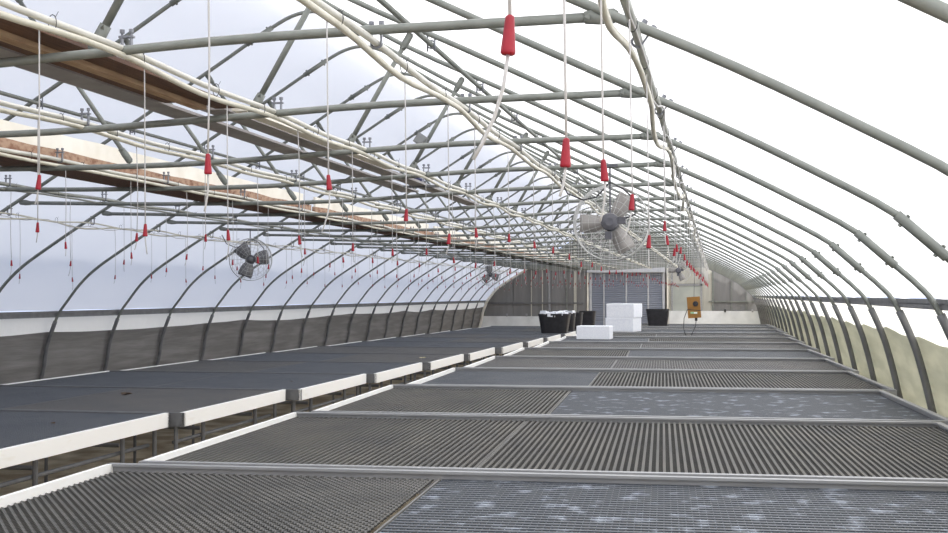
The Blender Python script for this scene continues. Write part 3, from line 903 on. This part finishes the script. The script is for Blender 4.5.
for j in range(13):
    y0 = 4.25 + 2.53 * j
    dx = 0.034 * (y0 + 1.2 - 7)
    x1 = -4.45 + dx + random.uniform(-0.02, 0.02)
    x0 = x1 - W_L
    lab = 'lower left grow bench with white end board, %s' % ('just outside the left picture edge' if j == 0 else nth(j - 1))
    t = thing('grow_bench', lab, 'bench', (x0, y0, 0), 'trays of the lower left bench row', (0, 0, 0.012 + random.uniform(-0.003, 0.003)))
    link('rim', me_lrim, t, (0, 0, zL)); link('rim', me_lrim, t, (0, LEN_L - 0.025, zL))
    o = link('end_board', me_lboard, t, (W_L, 0, zL)); o['label'] = 'white aluminium end board facing the aisle'
    link('end_board', me_lboard2, t, (0, 0, zL))
    link('mesh_panel', panels[(KL[j][0], 'L')], t, (0.03, 0.03, zL - 0.018))
    link('mesh_panel', panels[(KL[j][1], 'L')], t, (0.05 + PL, 0.03, zL - 0.018))
    link('seam_strip', me_lseam, t, (0.04 + PL, 0, zL - 0.012))
    for q in range(4):
        link('joist', me_joist_m, t, (0.25 + q * (W_L - 0.5) / 3, 0.06, zL - 0.055))
    for lx, me_ in ((W_L - 0.10, me_leg_l), (W_L - 0.75, me_leg_thin), (0.3, me_leg_l)):
        for ly in (0.06, 0.62, LEN_L - 0.62, LEN_L - 0.06):
            if me_ is me_leg_thin and ly in (0.06, LEN_L - 0.06):
                continue
            link('leg', me_, t, (lx, ly, 0))
    for ly in (0.62, LEN_L - 0.62):
        link('crossbar', me_xbar, t, (1.5, ly + 0.035, zL - 0.20))
    link('stretcher', me_ybar, t, (W_L - 0.75 - 0.035, 0, zL - 0.17))
    link('stretcher', me_ybar, t, (W_L - 0.10 - 0.04, 0, zL - 0.26))
    link('stretcher', me_ybar, t, (0.3 + 0.04, 0, zL - 0.2))

# ------------------------------------------------------------------ loose things on the benches
def tub(name, label, loc, w, d, h, fill=None, rz=0.0, group=None):
    t = thing(name, label, 'tub', loc, group, (0, 0, rz))
    N = 24
    def ring(k, z, e=0.32):
        return [(w / 2 * k * math.copysign(abs(math.cos(a)) ** e, math.cos(a)), d / 2 * k * math.copysign(abs(math.sin(a)) ** e, math.sin(a)), z) for a in [2 * math.pi * i / N for i in range(N)]]
    lev = [(0.80, 0.0), (0.97, h * 0.90), (1.0, h * 0.90), (1.0, h), (0.95, h), (0.93, h * 0.80)]
    vs, fs = [], []
    for k, z in lev:
        vs += ring(k, z)
    for i in range(len(lev) - 1):
        for k in range(N):
            fs.append((i * N + k, i * N + (k + 1) % N, (i + 1) * N + (k + 1) % N, (i + 1) * N + k))
    fs.append(tuple(range(N - 1, -1, -1)))
    fs.append(tuple((len(lev) - 1) * N + k for k in range(N)))
    part('tub_body', MB().add(vs, fs), 'black', t, smooth=False)
    if fill:
        m = MB()
        rnd = random.Random(label)
        for q in range(fill):
            s = rnd.uniform(0.06, 0.14)
            R = Matrix.Rotation(rnd.uniform(0, 3), 3, 'Z') @ Matrix.Rotation(rnd.uniform(-0.5, 0.5), 3, 'X')
            m.box((rnd.uniform(-0.36, 0.36) * w, rnd.uniform(-0.36, 0.36) * d, h * 0.94 + rnd.uniform(-0.02, 0.05)), (s * 1.4, s, s * 0.7), R=R)
        stuff(part('foam_scrap', m, 'foam', t))
    return t
zl = zL - 0.0095
zm = zM - 0.032
tub('storage_tub', 'large black tub heaped with white foam scraps on the left bench', (-4.10, 30.9, zl), 0.82, 0.6, 0.50, 40)
tub('storage_tub', 'black tub with white scraps just behind the large heaped tub', (-3.98, 32.6, zl), 0.46, 0.46, 0.50, 12, group='row of black tubs')
tub('storage_tub', 'second narrow black tub behind the large heaped tub', (-3.95, 34.2, zl), 0.44, 0.44, 0.48, None, group='row of black tubs')
tub('storage_tub', 'farthest narrow black tub on the left bench near the roller door', (-3.80, 36.2, zl), 0.5, 0.46, 0.50, None, group='row of black tubs')
tub('storage_tub', 'empty black tub standing right of the white foam stack', (-1.48, 31.4, zm), 0.60, 0.42, 0.44, None)

def foam_box(label, loc, w, d, h, rz, ribs=True):
    m = MB()
    ring = []
    # outline with shallow vertical ribs on the short side
    nseg = 9
    pts = [(-w / 2, -d / 2), (w / 2, -d / 2)]
    for i in range(nseg):
        y = -d / 2 + d * (i + 0.5) / nseg
        pts.append((w / 2 + (0.012 if ribs and i % 2 else 0), y))
    pts += [(w / 2, d / 2), (-w / 2, d / 2)]
    n = len(pts)
    zs = (0, 0.012, h - 0.012, h)
    ins = (0.98, 1, 1, 0.98)
    vs = [(x * k, y * k, z) for z, k in zip(zs, ins) for x, y in pts]
    fs = [tuple(range(n - 1, -1, -1)), tuple(3 * n + k for k in range(n))]
    for i in range(3):
        for k in range(n):
            fs.append((i * n + k, i * n + (k + 1) % n, (i + 1) * n + (k + 1) % n, (i + 1) * n + k))
    m.add(vs, fs)
    o = link('foam_box', m.mesh('foam_box', 'foam'), None, loc, (0, 0, rz))
    return tag(o, label, 'foam box', 'white foam boxes on the middle bench')
zf = zm + 0.003
lev = ['lower', 'upper']
zz = zf
for k in range(2):
    h = 0.305
    foam_box('white foam box in the tall stack on the middle bench, %s of the two' % lev[k], (-1.985 + random.uniform(-0.006, 0.01) + (0.01 if k else 0), 26.45, zz), 0.62, 0.62, h, math.radians(-13 + random.uniform(-0.6, 0.6)))
    zz += h + 0.001
foam_box('low white foam slab box lying in front of the tall foam stack', (-2.17, 21.9, zf), 0.60, 0.40, 0.24, math.radians(-4))

y = YN(13)
t = thing('control_box', 'ochre control box with black dial hanging on a wire over the bench', 'control box', (-0.42, y + 0.06, EH - 0.46))
part('case', MB().box((0, 0, 0.21), (0.25, 0.14, 0.41), R=Matrix.Rotation(math.radians(-4), 3, 'Y')), 'yellow', t)
lid = part('lid', MB().box((-0.005, -0.072, 0.3), (0.23, 0.012, 0.20), R=Matrix.Rotation(math.radians(-4), 3, 'Y')), 'yellow', t)
part('dial', MB().lathe([(0.035, -0.012), (0.052, -0.010), (0.052, 0.0)], 16, (0.03, -0.08, 0.28), 'y').lathe([(0.018, -0.02), (0.02, -0.012)], 10, (0.03, -0.08, 0.28), 'y'), 'black', lid)
part('strap', MB().box((0, 0, 0.16), (0.262, 0.15, 0.012), R=Matrix.Rotation(math.radians(4), 3, 'Y')), 'black', t)
part('sticker', MB().box((0.0, -0.074, 0.105), (0.13, 0.006, 0.04)), 'label_green', t)
part('sticker', MB().box((0.03, -0.078, 0.105), (0.06, 0.006, 0.03)), 'paper', t)
part('plug', MB().box((0.04, -0.02, -0.015), (0.05, 0.05, 0.07)), 'black', t)
part('hanging_wire', MB().tube([(0.0, 0, 0.41), (0.01, -0.02, 0.7), (0.0, -0.055, 0.46 + chord_z(-0.45))], 0.006, 6), 'steel_dark', t)
part('cord', MB().tube([(-0.13, 0, 0.16), (-0.19, 0, 0.0), (-0.20, -0.02, -0.2), (-0.16, -0.04, -0.33)], 0.007, 6).tube([(0.04, -0.02, -0.03), (0.03, -0.05, -0.15), (-0.03, -0.08, -0.28), (-0.05, -0.1, -0.33)], 0.007, 6), 'black', t, smooth=True)

def leaf(label, loc, n, s, m_):
    m = MB()
    rnd = random.Random(label)
    for i in range(n):
        a = rnd.uniform(0, 6.3); L = s * rnd.uniform(0.6, 1.2); W = L * 0.35
        c, q = math.cos(a), math.sin(a)
        pts = [(0, 0, 0), (L * 0.35, -W, 0.25 * L), (L * 0.4, W, 0.2 * L), (L, 0, 0.1 * L), (L * 0.45, 0, 0.05 * L)]
        ox, oy = rnd.uniform(-s, s) * 0.5, rnd.uniform(-s, s) * 0.5
        m.add([(x * c - y * q + ox, x * q + y * c + oy, z) for x, y, z in pts], ((0, 1, 4), (0, 4, 2), (1, 3, 4), (4, 3, 2), (0, 2, 1), (1, 2, 3)))
    return tag(link('dry_leaf', m.mesh('dry_leaf', m_), None, loc), label, 'leaf')
leaf('curled brown dry leaf on the left bench, larger of the two nearby', (-5.75, 11.0, zl + 0.003), 6, 0.085, 'leaf')
leaf('small dark leaf scrap on the nearest left bench mesh', (-4.98, 8.4, zl + 0.003), 3, 0.045, 'leaf')
leaf('pale straw scrap on the left bench edge farther back', (-4.5, 18.2, zl + 0.003), 4, 0.06, 'straw')
leaf('tiny brown leaf scrap on the left bench beyond the curled leaf', (-4.75, 13.0, zl + 0.003), 2, 0.03, 'leaf')
